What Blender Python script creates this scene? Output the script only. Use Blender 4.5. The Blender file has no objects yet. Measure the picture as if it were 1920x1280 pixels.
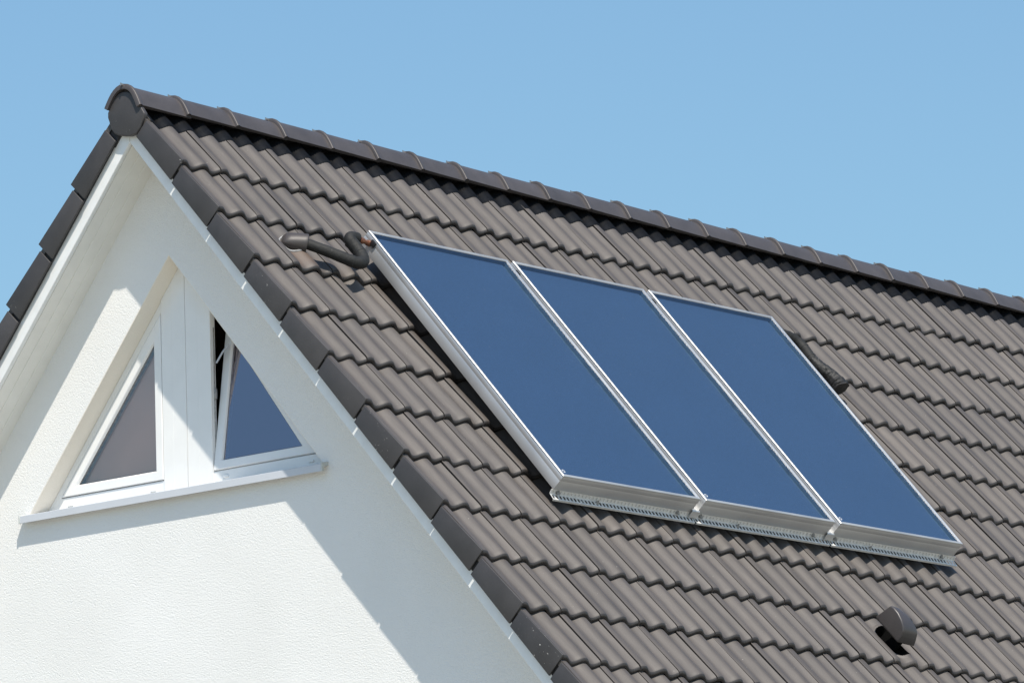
import bpy, bmesh, math, random
from mathutils import Vector, Matrix, Quaternion, noise

random.seed(7)
S = bpy.context.scene
C = S.collection
PI = math.pi

# ------------------------------------------------------------------ frame of the place
Z0 = 8.75                                   # height of the ridge line above the ground
TH = 0.8711                                 # roof pitch
cs, sn = math.cos(TH), math.sin(TH)
G = 0.3587                                  # tile gauge (course spacing down the slope)
S0 = 0.5924                                 # lower edge of the first course, measured down the slope
TW = 0.30                                   # tile width
X0 = 0.3192                                 # first seam
XEND = X0 + 36 * TW
NROW = 16
XW = 0.29                                   # gable wall plane
XM = 0.40                                   # window front plane
tt = math.tan(TH)


def RP(x, s, h):
    return Vector((x, -cs * s - sn * h, -sn * s + cs * h + Z0))


def LP(x, s, h):
    return Vector((x, cs * s + sn * h, -sn * s + cs * h + Z0))


def WP(x, y, z):
    return Vector((x, y, z + Z0))


# ------------------------------------------------------------------ materials
def new_mat(name):
    m = bpy.data.materials.new(name)
    m.use_nodes = True
    nt = m.node_tree
    b = nt.nodes['Principled BSDF']
    return m, nt, b


def N(nt, t, **kw):
    n = nt.nodes.new(t)
    for k, v in kw.items():
        if k in n.inputs.keys():
            n.inputs[k].default_value = v
        else:
            setattr(n, k, v)
    return n


def ramp(nt, fac, stops, interp='LINEAR'):
    r = nt.nodes.new('ShaderNodeValToRGB')
    r.color_ramp.interpolation = interp
    el = r.color_ramp.elements
    while len(el) < len(stops):
        el.new(0.5)
    for e, (p, c) in zip(el, stops):
        e.position = p
        e.color = (*c, 1) if len(c) == 3 else c
    nt.links.new(fac, r.inputs[0])
    return r.outputs[0]


def mixc(nt, fac, a, b, mode='MIX'):
    m = nt.nodes.new('ShaderNodeMix')
    m.data_type = 'RGBA'
    m.blend_type = mode
    for sock, v in ((m.inputs[0], fac), (m.inputs[6], a), (m.inputs[7], b)):
        if isinstance(v, (int, float)):
            sock.default_value = v
        elif isinstance(v, tuple):
            sock.default_value = (*v, 1)
        else:
            nt.links.new(v, sock)
    return m.outputs[2]


def bump(nt, b, h, strength, dist):
    n = N(nt, 'ShaderNodeBump', Strength=strength, Distance=dist)
    nt.links.new(h, n.inputs['Height'])
    nt.links.new(n.outputs[0], b.inputs['Normal'])
    return n


def simple(name, col, rough=0.5, metal=0.0, nscale=40, namt=0.12, bstr=0.1, bdist=0.001, spec=0.5):
    m, nt, b = new_mat(name)
    tc = N(nt, 'ShaderNodeTexCoord')
    no = N(nt, 'ShaderNodeTexNoise', Scale=nscale, Detail=5.0)
    nt.links.new(tc.outputs['Object'], no.inputs['Vector'])
    lo = tuple(c * (1 - namt) for c in col)
    hi = tuple(min(1, c * (1 + namt)) for c in col)
    nt.links.new(ramp(nt, no.outputs[0], [(0.3, lo), (0.7, hi)]), b.inputs['Base Color'])
    b.inputs['Roughness'].default_value = rough
    b.inputs['Metallic'].default_value = metal
    b.inputs['Specular IOR Level'].default_value = spec
    if bstr:
        bump(nt, b, no.outputs[0], bstr, bdist)
    return m


def mat_tile(name, c_lo, c_hi, rough):
    """concrete roof tile: tone per tile, dusty streaks down the slope, sandy grain"""
    m, nt, b = new_mat(name)
    uv = N(nt, 'ShaderNodeUVMap', uv_map='UVMap')
    at = N(nt, 'ShaderNodeAttribute', attribute_name='tone')
    mp = N(nt, 'ShaderNodeMapping')
    mp.inputs['Scale'].default_value = (1, 0.12, 1)
    nt.links.new(uv.outputs[0], mp.inputs['Vector'])
    st = N(nt, 'ShaderNodeTexNoise', Scale=55.0, Detail=4.0, Roughness=0.6)
    nt.links.new(mp.outputs[0], st.inputs['Vector'])
    big = N(nt, 'ShaderNodeTexNoise', Scale=1.7, Detail=4.0)
    nt.links.new(uv.outputs[0], big.inputs['Vector'])
    fine = N(nt, 'ShaderNodeTexNoise', Scale=420.0, Detail=3.0)
    nt.links.new(uv.outputs[0], fine.inputs['Vector'])
    sp = N(nt, 'ShaderNodeTexNoise', Scale=75.0, Detail=2.0)
    nt.links.new(uv.outputs[0], sp.inputs['Vector'])
    base = ramp(nt, at.outputs['Fac'], [(0.0, c_lo), (1.0, c_hi)])
    c1 = mixc(nt, 1.0, base, ramp(nt, st.outputs[0], [(0.3, (0.82,) * 3), (0.7, (1.16, 1.15, 1.13))]), 'MULTIPLY')
    c2 = mixc(nt, 1.0, c1, ramp(nt, big.outputs[0], [(0.35, (0.92, 0.92, 0.93)), (0.65, (1.08, 1.07, 1.05))]), 'MULTIPLY')
    c3 = mixc(nt, 1.0, c2, ramp(nt, fine.outputs[0], [(0.3, (0.86,) * 3), (0.7, (1.14,) * 3)]), 'MULTIPLY')
    c4 = mixc(nt, ramp(nt, sp.outputs[0], [(0.755, (0, 0, 0)), (0.775, (1, 1, 1))]), c3, (0.28, 0.26, 0.23))
    nt.links.new(c4, b.inputs['Base Color'])
    b.inputs['Roughness'].default_value = rough
    bump(nt, b, fine.outputs[0], 0.25, 0.0012)
    return m


M = {}
M['tile'] = mat_tile('tile_concrete', (0.068, 0.060, 0.056), (0.090, 0.079, 0.073), 0.55)


def mat_verge(name, col, rough, splash):
    m, nt, b = new_mat(name)
    tc = N(nt, 'ShaderNodeTexCoord')
    oi = N(nt, 'ShaderNodeObjectInfo')
    add = N(nt, 'ShaderNodeVectorMath', operation='ADD')
    sc = N(nt, 'ShaderNodeVectorMath', operation='SCALE', Scale=37.0)
    comb = N(nt, 'ShaderNodeCombineXYZ')
    for k in range(3):
        nt.links.new(oi.outputs['Random'], comb.inputs[k])
    nt.links.new(comb.outputs[0], sc.inputs[0])
    nt.links.new(tc.outputs['Object'], add.inputs[0])
    nt.links.new(sc.outputs[0], add.inputs[1])
    n1 = N(nt, 'ShaderNodeTexNoise', Scale=9.0, Detail=6.0)
    n2 = N(nt, 'ShaderNodeTexNoise', Scale=260.0, Detail=3.0)
    n3 = N(nt, 'ShaderNodeTexNoise', Scale=3.2, Detail=1.0)
    n4 = N(nt, 'ShaderNodeTexNoise', Scale=95.0, Detail=3.0, Distortion=0.6)
    for n in (n1, n2, n3, n4):
        nt.links.new(add.outputs[0], n.inputs['Vector'])
    tone = ramp(nt, oi.outputs['Random'], [(0, (0.9, 0.9, 0.9)), (1, (1.1, 1.09, 1.08))])
    c = mixc(nt, 1.0, ramp(nt, n1.outputs[0], [(0.3, tuple(v * 0.86 for v in col)), (0.7, tuple(v * 1.14 for v in col))]), tone, 'MULTIPLY')
    c = mixc(nt, 1.0, c, ramp(nt, n2.outputs[0], [(0.3, (0.88,) * 3), (0.7, (1.12,) * 3)]), 'MULTIPLY')
    if splash:
        region = ramp(nt, n3.outputs[0], [(0.57, (0, 0, 0)), (0.66, (1, 1, 1))])
        spots = ramp(nt, n4.outputs[0], [(0.695, (0, 0, 0)), (0.715, (1, 1, 1))])
        c = mixc(nt, mixc(nt, 1.0, region, spots, 'MULTIPLY'), c, (0.5, 0.49, 0.46))
    nt.links.new(c, b.inputs['Base Color'])
    b.inputs['Roughness'].default_value = rough
    bump(nt, b, n2.outputs[0], 0.2, 0.001)
    return m


M['tile_nose'] = simple('dark_tile_nose', (0.032, 0.0285, 0.027), 0.55, nscale=160, namt=0.25, bstr=0.2)  # darker tone for the rounded lower edge of each tile
M['verge'] = mat_verge('verge_concrete', (0.047, 0.044, 0.045), 0.55, True)
M['ridge'] = mat_verge('ridge_concrete', (0.062, 0.055, 0.055), 0.47, False)
M['hood'] = mat_verge('hood_plastic', (0.05, 0.045, 0.045), 0.38, False)


def mat_stucco():
    m, nt, b = new_mat('white_stucco')
    tc = N(nt, 'ShaderNodeTexCoord')
    n1 = N(nt, 'ShaderNodeTexNoise', Scale=120.0, Detail=2.5, Roughness=0.55, Distortion=0.9)
    n2 = N(nt, 'ShaderNodeTexNoise', Scale=1.4, Detail=4.0)
    n3 = N(nt, 'ShaderNodeTexNoise', Scale=260.0, Detail=2.0)
    for n in (n1, n2, n3):
        nt.links.new(tc.outputs['Object'], n.inputs['Vector'])
    nt.links.new(ramp(nt, n2.outputs[0], [(0.3, (0.77, 0.765, 0.745)), (0.7, (0.82, 0.815, 0.80))]), b.inputs['Base Color'])
    b.inputs['Roughness'].default_value = 0.9
    b.inputs['Specular IOR Level'].default_value = 0.15
    a = N(nt, 'ShaderNodeMath', operation='MULTIPLY_ADD')
    a.inputs[1].default_value = 0.25
    nt.links.new(n3.outputs[0], a.inputs[0])
    nt.links.new(n1.outputs[0], a.inputs[2])
    bump(nt, b, a.outputs[0], 0.6, 0.0062)
    return m


M['stucco'] = mat_stucco()
M['reveal'] = simple('smooth_render', (0.80, 0.75, 0.665), 0.85, nscale=180, namt=0.03, bstr=0.3, bdist=0.001, spec=0.2)  # extra warmth in this colour stands in for light bounced off the sill
M['pvc'] = simple('white_pvc', (0.80, 0.80, 0.79), 0.32, nscale=8, namt=0.02, bstr=0)
M['sill'] = simple('white_coated_metal', (0.55, 0.57, 0.61), 0.35, nscale=8, namt=0.02, bstr=0)
M['sillcap'] = simple('grey_plastic_cap', (0.52, 0.54, 0.52), 0.5, nscale=30, namt=0.05, bstr=0)
M['barge'] = simple('white_painted_board', (0.77, 0.775, 0.765), 0.45, nscale=14, namt=0.04, bstr=0.05)
M['soffit'] = simple('soffit_boards', (0.74, 0.735, 0.70), 0.5, nscale=10, namt=0.03, bstr=0.04)
M['gasket'] = simple('black_rubber', (0.02, 0.02, 0.02), 0.6, nscale=60)
M['room'] = simple('dim_room', (0.42, 0.30, 0.23), 0.9, nscale=3, namt=0.2, bstr=0)
M['under'] = simple('underlay', (0.03, 0.03, 0.032), 0.8, nscale=20)
M['strip'] = simple('vent_strip_plastic', (0.006, 0.006, 0.0065), 0.38, nscale=90, namt=0.3, bstr=0.2, spec=0.22)
M['foam'] = simple('foam_insulation', (0.0095, 0.0095, 0.009), 0.72, nscale=70, namt=0.35, bstr=0.5, bdist=0.004)
M['foil'] = simple('wrinkled_black_wrap', (0.010, 0.010, 0.010), 0.62, nscale=55, namt=0.4, bstr=0.6, bdist=0.006)
M['copper'] = simple('oxidised_copper', (0.26, 0.12, 0.075), 0.5, metal=0.8, nscale=90, namt=0.35, bstr=0.2)
M['blackplastic'] = simple('black_plastic', (0.015, 0.015, 0.016), 0.4, nscale=60)
M['pit'] = simple('vent_inner_shade', (0.008, 0.008, 0.008), 0.95, nscale=60, bstr=0, spec=0.05)  # near-black colour stands in for the deep shade inside the vent
M['steel'] = simple('zinc_steel', (0.42, 0.41, 0.40), 0.4, metal=0.9, nscale=60, namt=0.25)
M['railmetal'] = simple('galvanised_rail', (0.68, 0.67, 0.65), 0.5, metal=0.25, nscale=50, namt=0.12)
M['railback'] = simple('rail_back_zinc', (0.72, 0.70, 0.67), 0.6, metal=0.2, nscale=50, namt=0.1)
M['lead'] = simple('sealing_lead', (0.30, 0.30, 0.30), 0.6, nscale=60, namt=0.25)
M['hoodclay'] = mat_verge('hood_concrete', (0.044, 0.038, 0.037), 0.5, False)
M['gutter'] = simple('zinc_gutter', (0.42, 0.43, 0.45), 0.42, metal=0.8, nscale=12, namt=0.12)


def mat_alu():
    m, nt, b = new_mat('mill_aluminium')
    uv = N(nt, 'ShaderNodeTexCoord')
    mp = N(nt, 'ShaderNodeMapping')
    mp.inputs['Scale'].default_value = (1.0, 1.0, 1.0)
    nt.links.new(uv.outputs['Object'], mp.inputs['Vector'])
    n1 = N(nt, 'ShaderNodeTexNoise', Scale=3.0, Detail=5.0)
    n2 = N(nt, 'ShaderNodeTexNoise', Scale=160.0, Detail=3.0)
    nt.links.new(mp.outputs[0], n1.inputs['Vector'])
    nt.links.new(mp.outputs[0], n2.inputs['Vector'])
    nt.links.new(ramp(nt, n1.outputs[0], [(0.3, (0.55, 0.555, 0.56)), (0.7, (0.65, 0.65, 0.645))]), b.inputs['Base Color'])
    nt.links.new(ramp(nt, n1.outputs[0], [(0.3, (0.42,) * 3), (0.7, (0.52,) * 3)]), b.inputs['Roughness'])
    b.inputs['Metallic'].default_value = 0.75
    bump(nt, b, n2.outputs[0], 0.03, 0.0005)
    return m


M['alu'] = mat_alu()


def mat_absorber():
    m, nt, b = new_mat('selective_absorber')
    tc = N(nt, 'ShaderNodeTexCoord')
    n1 = N(nt, 'ShaderNodeTexNoise', Scale=2.2, Detail=4.0)
    n2 = N(nt, 'ShaderNodeTexNoise', Scale=330.0, Detail=2.0)
    n3 = N(nt, 'ShaderNodeTexNoise', Scale=60.0, Detail=1.0)
    for n in (n1, n2, n3):
        nt.links.new(tc.outputs['Object'], n.inputs['Vector'])
    c = ramp(nt, n1.outputs[0], [(0.3, (0.027, 0.063, 0.138)), (0.7, (0.029, 0.067, 0.147))])
    c = mixc(nt, 1.0, c, ramp(nt, n2.outputs[0], [(0.3, (0.62,) * 3), (0.7, (1.42,) * 3)]), 'MULTIPLY')
    c = mixc(nt, ramp(nt, n3.outputs[0], [(0.79, (0, 0, 0)), (0.81, (1, 1, 1))]), c, (0.10, 0.13, 0.2))
    nt.links.new(c, b.inputs['Base Color'])
    b.inputs['Roughness'].default_value = 0.5
    b.inputs['Specular IOR Level'].default_value = 0.35
    return m


M['absorber'] = mat_absorber()
M['innerfoil'] = simple('collector_inner_edge', (0.036, 0.080, 0.135), 0.5, nscale=20, namt=0.3)


def mat_glass(name, refl, tint, rough, nscale=0, gcol=(0.95, 0.95, 0.97)):
    m = bpy.data.materials.new(name)
    m.use_nodes = True
    nt = m.node_tree
    nt.nodes.clear()
    out = N(nt, 'ShaderNodeOutputMaterial')
    tr = N(nt, 'ShaderNodeBsdfTransparent')
    tr.inputs[0].default_value = (*tint, 1)
    gl = N(nt, 'ShaderNodeBsdfGlossy')
    gl.inputs['Roughness'].default_value = rough
    gl.inputs[0].default_value = (*gcol, 1)
    mx = N(nt, 'ShaderNodeMixShader')
    fr = N(nt, 'ShaderNodeFresnel', IOR=1.5)
    ma = N(nt, 'ShaderNodeMath', operation='MULTIPLY_ADD')
    ma.inputs[1].default_value = refl[1]
    ma.inputs[2].default_value = refl[0]
    ma.use_clamp = True
    nt.links.new(fr.outputs[0], ma.inputs[0])
    nt.links.new(ma.outputs[0], mx.inputs[0])
    nt.links.new(tr.outputs[0], mx.inputs[1])
    nt.links.new(gl.outputs[0], mx.inputs[2])
    nt.links.new(mx.outputs[0], out.inputs[0])
    if nscale:
        tc = N(nt, 'ShaderNodeTexCoord')
        no = N(nt, 'ShaderNodeTexNoise', Scale=nscale, Detail=2.0)
        nt.links.new(tc.outputs['Object'], no.inputs['Vector'])
        bp_ = N(nt, 'ShaderNodeBump', Strength=0.25, Distance=0.001)
        nt.links.new(no.outputs[0], bp_.inputs['Height'])
        nt.links.new(bp_.outputs[0], gl.inputs['Normal'])
    return m


M['pane'] = mat_glass('window_glass', (0.05, 2.6), (0.90, 0.90, 0.90), 0.0)
M['pane_dark'] = mat_glass('coated_window_glass', (0.28, 2.4), (0.5, 0.5, 0.52), 0.0, gcol=(1.0, 0.87, 0.90))
M['reflection_sheet'] = simple('pane_reflection_tone', (0.92, 0.66, 0.56), 0.9, nscale=2.5, namt=0.05, bstr=0)  # colour of the left pane's reflection, put on a sheet behind it
M['cover'] = mat_glass('collector_cover_glass', (0.01, 1.05), (0.93, 0.95, 0.95), 0.24, 300.0)


def mat_stained_tile():
    m = M['tile'].copy()
    m.name = 'tile_concrete_rusty'
    nt = m.node_tree
    b = nt.nodes['Principled BSDF']
    src = b.inputs['Base Color'].links[0].from_socket
    uv = [n for n in nt.nodes if n.type == 'UVMAP'][0]
    mp = N(nt, 'ShaderNodeMapping')
    mp.inputs['Location'].default_value = (-0.46 / 0.13, -1.19 / 0.17, 0)
    mp.inputs['Scale'].default_value = (1 / 0.13, 1 / 0.17, 1)
    nt.links.new(uv.outputs[0], mp.inputs['Vector'])
    ln = N(nt, 'ShaderNodeVectorMath', operation='LENGTH')
    nt.links.new(mp.outputs[0], ln.inputs[0])
    no = N(nt, 'ShaderNodeTexNoise', Scale=14.0, Detail=4.0)
    nt.links.new(uv.outputs[0], no.inputs['Vector'])
    ad = N(nt, 'ShaderNodeMath', operation='ADD')
    nt.links.new(ln.outputs['Value'], ad.inputs[0])
    nt.links.new(no.outputs[0], ad.inputs[1])
    f = ramp(nt, ad.outputs[0], [(0.75, (0.55,) * 3), (1.0, (0.0,) * 3)])
    # ramp positions are limited to 0..1: scale the distance first
    sc = N(nt, 'ShaderNodeMath', operation='MULTIPLY')
    sc.inputs[1].default_value = 0.6
    nt.links.new(ad.outputs[0], sc.inputs[0])
    f = ramp(nt, sc.outputs[0], [(0.45, (0.42,) * 3), (0.85, (0.0,) * 3)])
    nt.links.new(mixc(nt, f, src, (0.15, 0.095, 0.066)), b.inputs['Base Color'])
    return m


M['tile_rust'] = mat_stained_tile()


# ------------------------------------------------------------------ mesh helpers
class MB:
    def __init__(self):
        self.v, self.f, self.uv, self.tone, self.mi = [], [], [], [], []
        self.cur_tone, self.cur_mi = 0.5, 0

    def vert(self, p, uv=(0, 0)):
        self.v.append(Vector(p))
        self.uv.append(uv)
        self.tone.append(self.cur_tone)
        return len(self.v) - 1

    def face(self, ids):
        self.f.append(tuple(ids))
        self.mi.append(self.cur_mi)

    def poly(self, pts):
        self.face([self.vert(p) for p in pts])

    def loft(self, rings, closed=True, cap=True):
        """rings: lists of points, joined one to the next"""
        ids = [[self.vert(p) for p in r] for r in rings]
        n = len(ids[0])
        for a, b in zip(ids, ids[1:]):
            for i in range(n if closed else n - 1):
                j = (i + 1) % n
                self.face((a[i], a[j], b[j], b[i]))
        if cap:
            self.face(ids[0][::-1])
            self.face(ids[-1])
        return ids

    def box(self, f, lo, hi):
        (a, b, c), (d, e, g) = lo, hi
        p = [f(x, y, z) for z in (c, g) for y in (b, e) for x in (a, d)]
        i = [self.vert(q) for q in p]
        for q in ((0, 2, 3, 1), (4, 5, 7, 6), (0, 1, 5, 4), (2, 6, 7, 3), (0, 4, 6, 2), (1, 3, 7, 5)):
            self.face([i[k] for k in q])

    def tube(self, path, radii, n=14, cap=True, wob=0.0):
        rings = []
        up = Vector((0.13, 0.21, 0.97))
        for k, p in enumerate(path):
            a = path[max(k - 1, 0)]
            b = path[min(k + 1, len(path) - 1)]
            t = (b - a).normalized()
            u = (up - t * up.dot(t)).normalized()
            w = t.cross(u)
            up = u
            r = radii[k] if isinstance(radii, (list, tuple)) else radii
            rings.append([p + (u * math.cos(2 * PI * i / n) + w * math.sin(2 * PI * i / n)) *
                          r * (1 + wob * noise.noise(Vector((k * 0.45, i * 0.9, 3.1)))) for i in range(n)])
        self.loft(rings, True, cap)

    def build(self, name, mat, parent=None, smooth=True, bevel=0.0, seg=2, loc=None, sharp=40, fixn=True):
        me = bpy.data.meshes.new(name)
        base = loc if loc is not None else (parent.matrix_basis_world if False else None)
        o = bpy.data.objects.new(name, me)
        C.objects.link(o)
        pw = WLOC.get(parent.name, Vector((0, 0, 0))) if parent else Vector((0, 0, 0))
        wl = Vector(loc) if loc is not None else (sum(self.v, Vector()) / len(self.v))
        WLOC[o.name] = wl
        me.from_pydata([p - wl for p in self.v], [], self.f)
        if parent:
            o.parent = parent
        o.location = wl - pw
        for m in (mat if isinstance(mat, (list, tuple)) else [mat]):
            me.materials.append(m)
        if any(self.mi):
            me.polygons.foreach_set('material_index', self.mi)
        ul = me.uv_layers.new(name='UVMap')
        for lp in me.loops:
            ul.data[lp.index].uv = self.uv[lp.vertex_index]
        at = me.attributes.new('tone', 'FLOAT', 'POINT')
        at.data.foreach_set('value', self.tone)
        if bevel or fixn:
            bm = bmesh.new()
            bm.from_mesh(me)
            if fixn:
                bmesh.ops.recalc_face_normals(bm, faces=bm.faces)
            if bevel:
                ed = [e for e in bm.edges if len(e.link_faces) == 2 and e.calc_face_angle(0) > 0.5]
                bmesh.ops.bevel(bm, geom=ed, offset=bevel, segments=seg, profile=0.5, affect='EDGES', clamp_overlap=True)
            bm.to_mesh(me)
            bm.free()
        if smooth:
            me.polygons.foreach_set('use_smooth', [True] * len(me.polygons))
            me.set_sharp_from_angle(angle=math.radians(sharp))
        me.update()
        return o


WLOC = {}


def thing(name, loc, label, cat, group=None):
    o = bpy.data.objects.new(name, None)
    o.empty_display_size = 0.2
    C.objects.link(o)
    o.location = loc
    WLOC[o.name] = Vector(loc)
    o['label'] = label
    o['category'] = cat
    if group:
        o['group'] = group
    return o


def inset(poly, d):
    """inset a convex CCW polygon (y,z) by distance(s) d per edge (edge i from vertex i to i+1)"""
    n = len(poly)
    if isinstance(d, (int, float)):
        d = [d] * n
    L = []
    for i in range(n):
        a, b = Vector(poly[i]), Vector(poly[(i + 1) % n])
        t = (b - a).normalized()
        nrm = Vector((-t.y, t.x))
        L.append((a + nrm * d[i], t))
    out = []
    for i in range(n):
        (p, t), (q2, u) = L[i - 1], L[i]
        den = t.x * u.y - t.y * u.x
        k = ((q2.x - p.x) * u.y - (q2.y - p.y) * u.x) / den
        out.append(p + t * k)
    return out


# ------------------------------------------------------------------ tile profile
D = 0.032


def crest(d):
    """height below crest for a distance d from the crest axis"""
    t = min(max((d - 0.004) / 0.069, 0), 1)
    return -D * (t * t * (3 - 2 * t))


def prof(u):
    u = u % TW
    best = -D
    for c0 in (0.014, 0.164, 0.314):
        best = max(best, crest(abs(u - c0)))
    return best


TILT = 0.029
SEAM0 = -0.012                              # the joint lies a little up-wave of the crest
U_S = [SEAM0, -0.009, -0.003, 0.004, 0.011, 0.018, 0.025, 0.032, 0.039, 0.046, 0.053, 0.060, 0.068, 0.077, 0.088, 0.100, 0.110, 0.118, 0.126,
       0.133, 0.140, 0.147, 0.154, 0.161, 0.168, 0.175, 0.182, 0.189, 0.196, 0.203, 0.211, 0.220, 0.232, 0.244, 0.252, 0.259, 0.266, 0.2735, 0.2835]
# (offset from the lower edge, extra height)
NOSE = [(-G - 0.035, 0.0), (-G * 0.7, 0.0), (-G * 0.35, 0.0), (-0.035, 0.0), (-0.019, -0.0008), (-0.011, -0.0031), (-0.0052, -0.0068),
        (-0.0011, -0.0110), (0.0, -0.0160), (-0.001, -0.0255), (-0.035, -0.0255)]


def tile_h(x_local, ds):
    return prof(x_local) + TILT * (ds / G)


def tile(mb, P, xk, sc, smin, us, edge=False):
    """one tile: seam at xk, lower edge at sc; edge: the verge tile, flat along its outer rim"""
    nose = NOSE
    jh, js, jt = random.uniform(-.0018, .0018), random.uniform(-.003, .003), random.uniform(-.002, .002)
    jx = random.uniform(-.0012, .0012)
    mb.cur_tone = min(max(random.gauss(0.5, 0.24), 0), 1)

    def column(u, drop, lift=0.0, emax=None, x_off=None):
        p0 = 0.0 if (edge and u < 0.014) else prof(u)
        ring = []
        for ds, eh in nose:
            s = max(sc + ds, smin)
            if emax is not None:
                eh = max(eh, emax)
            h = p0 + lift - drop - (TILT + jt) * ((sc - s) / G) + eh + jh
            x = xk + (u if x_off is None else x_off) + jx
            ring.append(mb.vert(P(x, s + js, h), (x, s)))
        return ring
    cols = []
    if edge:
        cols.append(column(us[0], 0.030, emax=-0.004))
    else:
        # thin left lip, hollow underneath: the joint reads as a dark line
        for uo, hd in ((0.0095, 0.0170), (0.0095, 0.0030), (0.0004, 0.0018)):
            cols.append(column(us[0], hd, emax=-0.004, x_off=us[0] + uo))
    for u in us:
        cols.append(column(u, 0.0, 0.0015 if (u < -0.005 and not edge) else 0.0))
    # narrow slot between this tile and the next one
    cols.append(column(0.2835, 0.016, emax=-0.004, x_off=0.2840))
    cols.append(column(0.2835, 0.0165, emax=-0.004, x_off=0.2985))
    for a, b in zip(cols, cols[1:]):
        for i in range(len(nose) - 1):
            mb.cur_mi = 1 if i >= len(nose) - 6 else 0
            mb.face((a[i], a[i + 1], b[i + 1], b[i]))
    mb.cur_mi = 0


VENT = (9, 9)        # column, course of the vent tile
PIPE = (0, 2)        # column, course of the pipe tile


def tile_field(P, skip, coarse=False):
    mb = MB()
    us0 = U_S[::3] if coarse else U_S
    for row in range(NROW):
        sc = S0 + G * row
        for k in range(-1, 36):
            if (k, row) in skip:
                continue
            us = us0
            if k == -1:
                us = [0.0095 - (X0 - TW), 0.004] + [u for u in us0 if u >= 0.010]
            tile(mb, P, X0 + k * TW, sc, 0.15, us, k == -1)
    return mb


# ================================================================== HOUSE
house = thing('house', (XW, 0, 0), 'white stuccoed gabled house under a dark grey-brown tiled roof', 'house')

roof = tile_field(RP, {VENT, PIPE}).build('roof', [M['tile'], M['tile_nose']], house, loc=(0, 0, Z0), sharp=50, fixn=False)
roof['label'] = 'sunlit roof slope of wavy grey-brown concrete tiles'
other = tile_field(LP, set(), True).build('roof', [M['tile'], M['tile_nose']], house, loc=(0, 0, Z0), sharp=50, fixn=False)
other['label'] = 'far roof slope, seen only by its verge from below'

SE = S0 + G * (NROW - 1)           # lower edge of the last course


def slab(P, xs, hs, s_end, s0=None):
    """a board running down the slope, mitred at the ridge: rectangle xs x hs"""
    mb = MB()
    ring = [(xs[0], hs[0]), (xs[1], hs[0]), (xs[1], hs[1]), (xs[0], hs[1])]
    a = [P(x, (abs(h) * tt + 0.0008) if s0 is None else s0, h) for x, h in ring]
    b = [P(x, s_end, h) for x, h in ring]
    mb.loft([a, b])
    return mb


for P, side in ((RP, 'right'), (LP, 'left')):
    slab(P, (0.058, XEND), (-0.125, -0.085), SE - 0.02).build('roof_deck', M['under'], roof if side == 'right' else other, smooth=False)
    bb = slab(P, (0.03, 0.056), (-0.190, -0.080), SE - 0.01).build('bargeboard', M['barge'], house, smooth=True, bevel=0.002, seg=1)
    # tongue and groove soffit
    mb = MB()
    pr = []
    x = 0.0575
    nb = 3
    bw = (XW + 0.004 - x) / nb
    for i in range(nb):
        pr += [(x + 0.0025, -0.183), (x + 0.005, -0.1865), (x + bw - 0.004, -0.1865), (x + bw - 0.0015, -0.183)]
        x += bw
    pr[-1] = (XW + 0.012, -0.1865)
    rows = [[P(px, abs(ph) * tt, ph) for px, ph in pr], [P(px, SE - 0.03, ph) for px, ph in pr]]
    mb.loft(rows, closed=False, cap=False)
    mb.build('soffit', M['soffit'], house, smooth=False)

# verge tiles
def verge_mesh(P):
    mb = MB()
    q = [(-0.339, -0.0300), (0.002, 0.0008), (0.0115, -0.1235), (-0.331, -0.128)]
    a = [P(-0.0005, s, h) for s, h in q]
    b = [P(0.0120, s, h) for s, h in q]
    mb.loft([a, b])
    # shallow step strip on top that meets the tile
    return mb


def verge_row(P, root):
    first = None
    for row in range(NROW):
        sc = S0 + G * row
        if first is None:
            mb = verge_mesh(P)
            off = P(0, sc, 0) - P(0, 0, 0)
            mb.v = [p + off for p in mb.v]
            first = mb.build('verge_tile', M['verge'], root, bevel=0.0022, seg=2, loc=P(0, sc, 0), sharp=60)
            continue
        o = first.copy()
        C.objects.link(o)
        o.parent = root
        o.location = P(random.uniform(-.0015, .0015), sc + random.uniform(-.003, .003), random.uniform(-.002, .002)) - WLOC[root.name]
        o.rotation_euler = (random.uniform(-.004, .004), 0, random.uniform(-.004, .004))


verge_row(RP, roof)
verge_row(LP, other)

# dark mortar core behind the verge tiles near the ridge
for P, root in ((RP, roof), (LP, other)):
    slab(P, (0.018, 0.045), (-0.118, -0.030), SE - 0.05, s0=0.12).build('verge_batten', M['under'], root, smooth=False)

# ridge tiles -------------------------------------------------------
JX = [(0, -0.022), (1, 0.339), (4, 1.454), (7, 2.544), (14, 5.023), (21, 7.522), (31, 11.11)]


def jx(i):
    for (a, xa), (b, xb) in zip(JX, JX[1:]):
        if a <= i <= b:
            return xa + (xb - xa) * (i - a) / (b - a)


HALF = [(0.112, -0.124), (0.1, -0.1), (0.087, -0.077), (0.073, -0.056), (0.057, -0.039), (0.040, -0.0265), (0.021, -0.0185)]
SECT = HALF + [(0.0, -0.016)] + [(-a, b) for a, b in HALF[::-1]]


def cap_section(off):
    """bell-shaped ridge tile section, moved outwards by off"""
    out = []
    for i, (y, z) in enumerate(SECT):
        a, b = SECT[max(i - 1, 0)], SECT[min(i + 1, len(SECT) - 1)]
        tx, tz = b[0] - a[0], b[1] - a[1]
        l = math.hypot(tx, tz)
        out.append((y + (tz / l) * off, z - (tx / l) * off))
    return out


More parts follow.
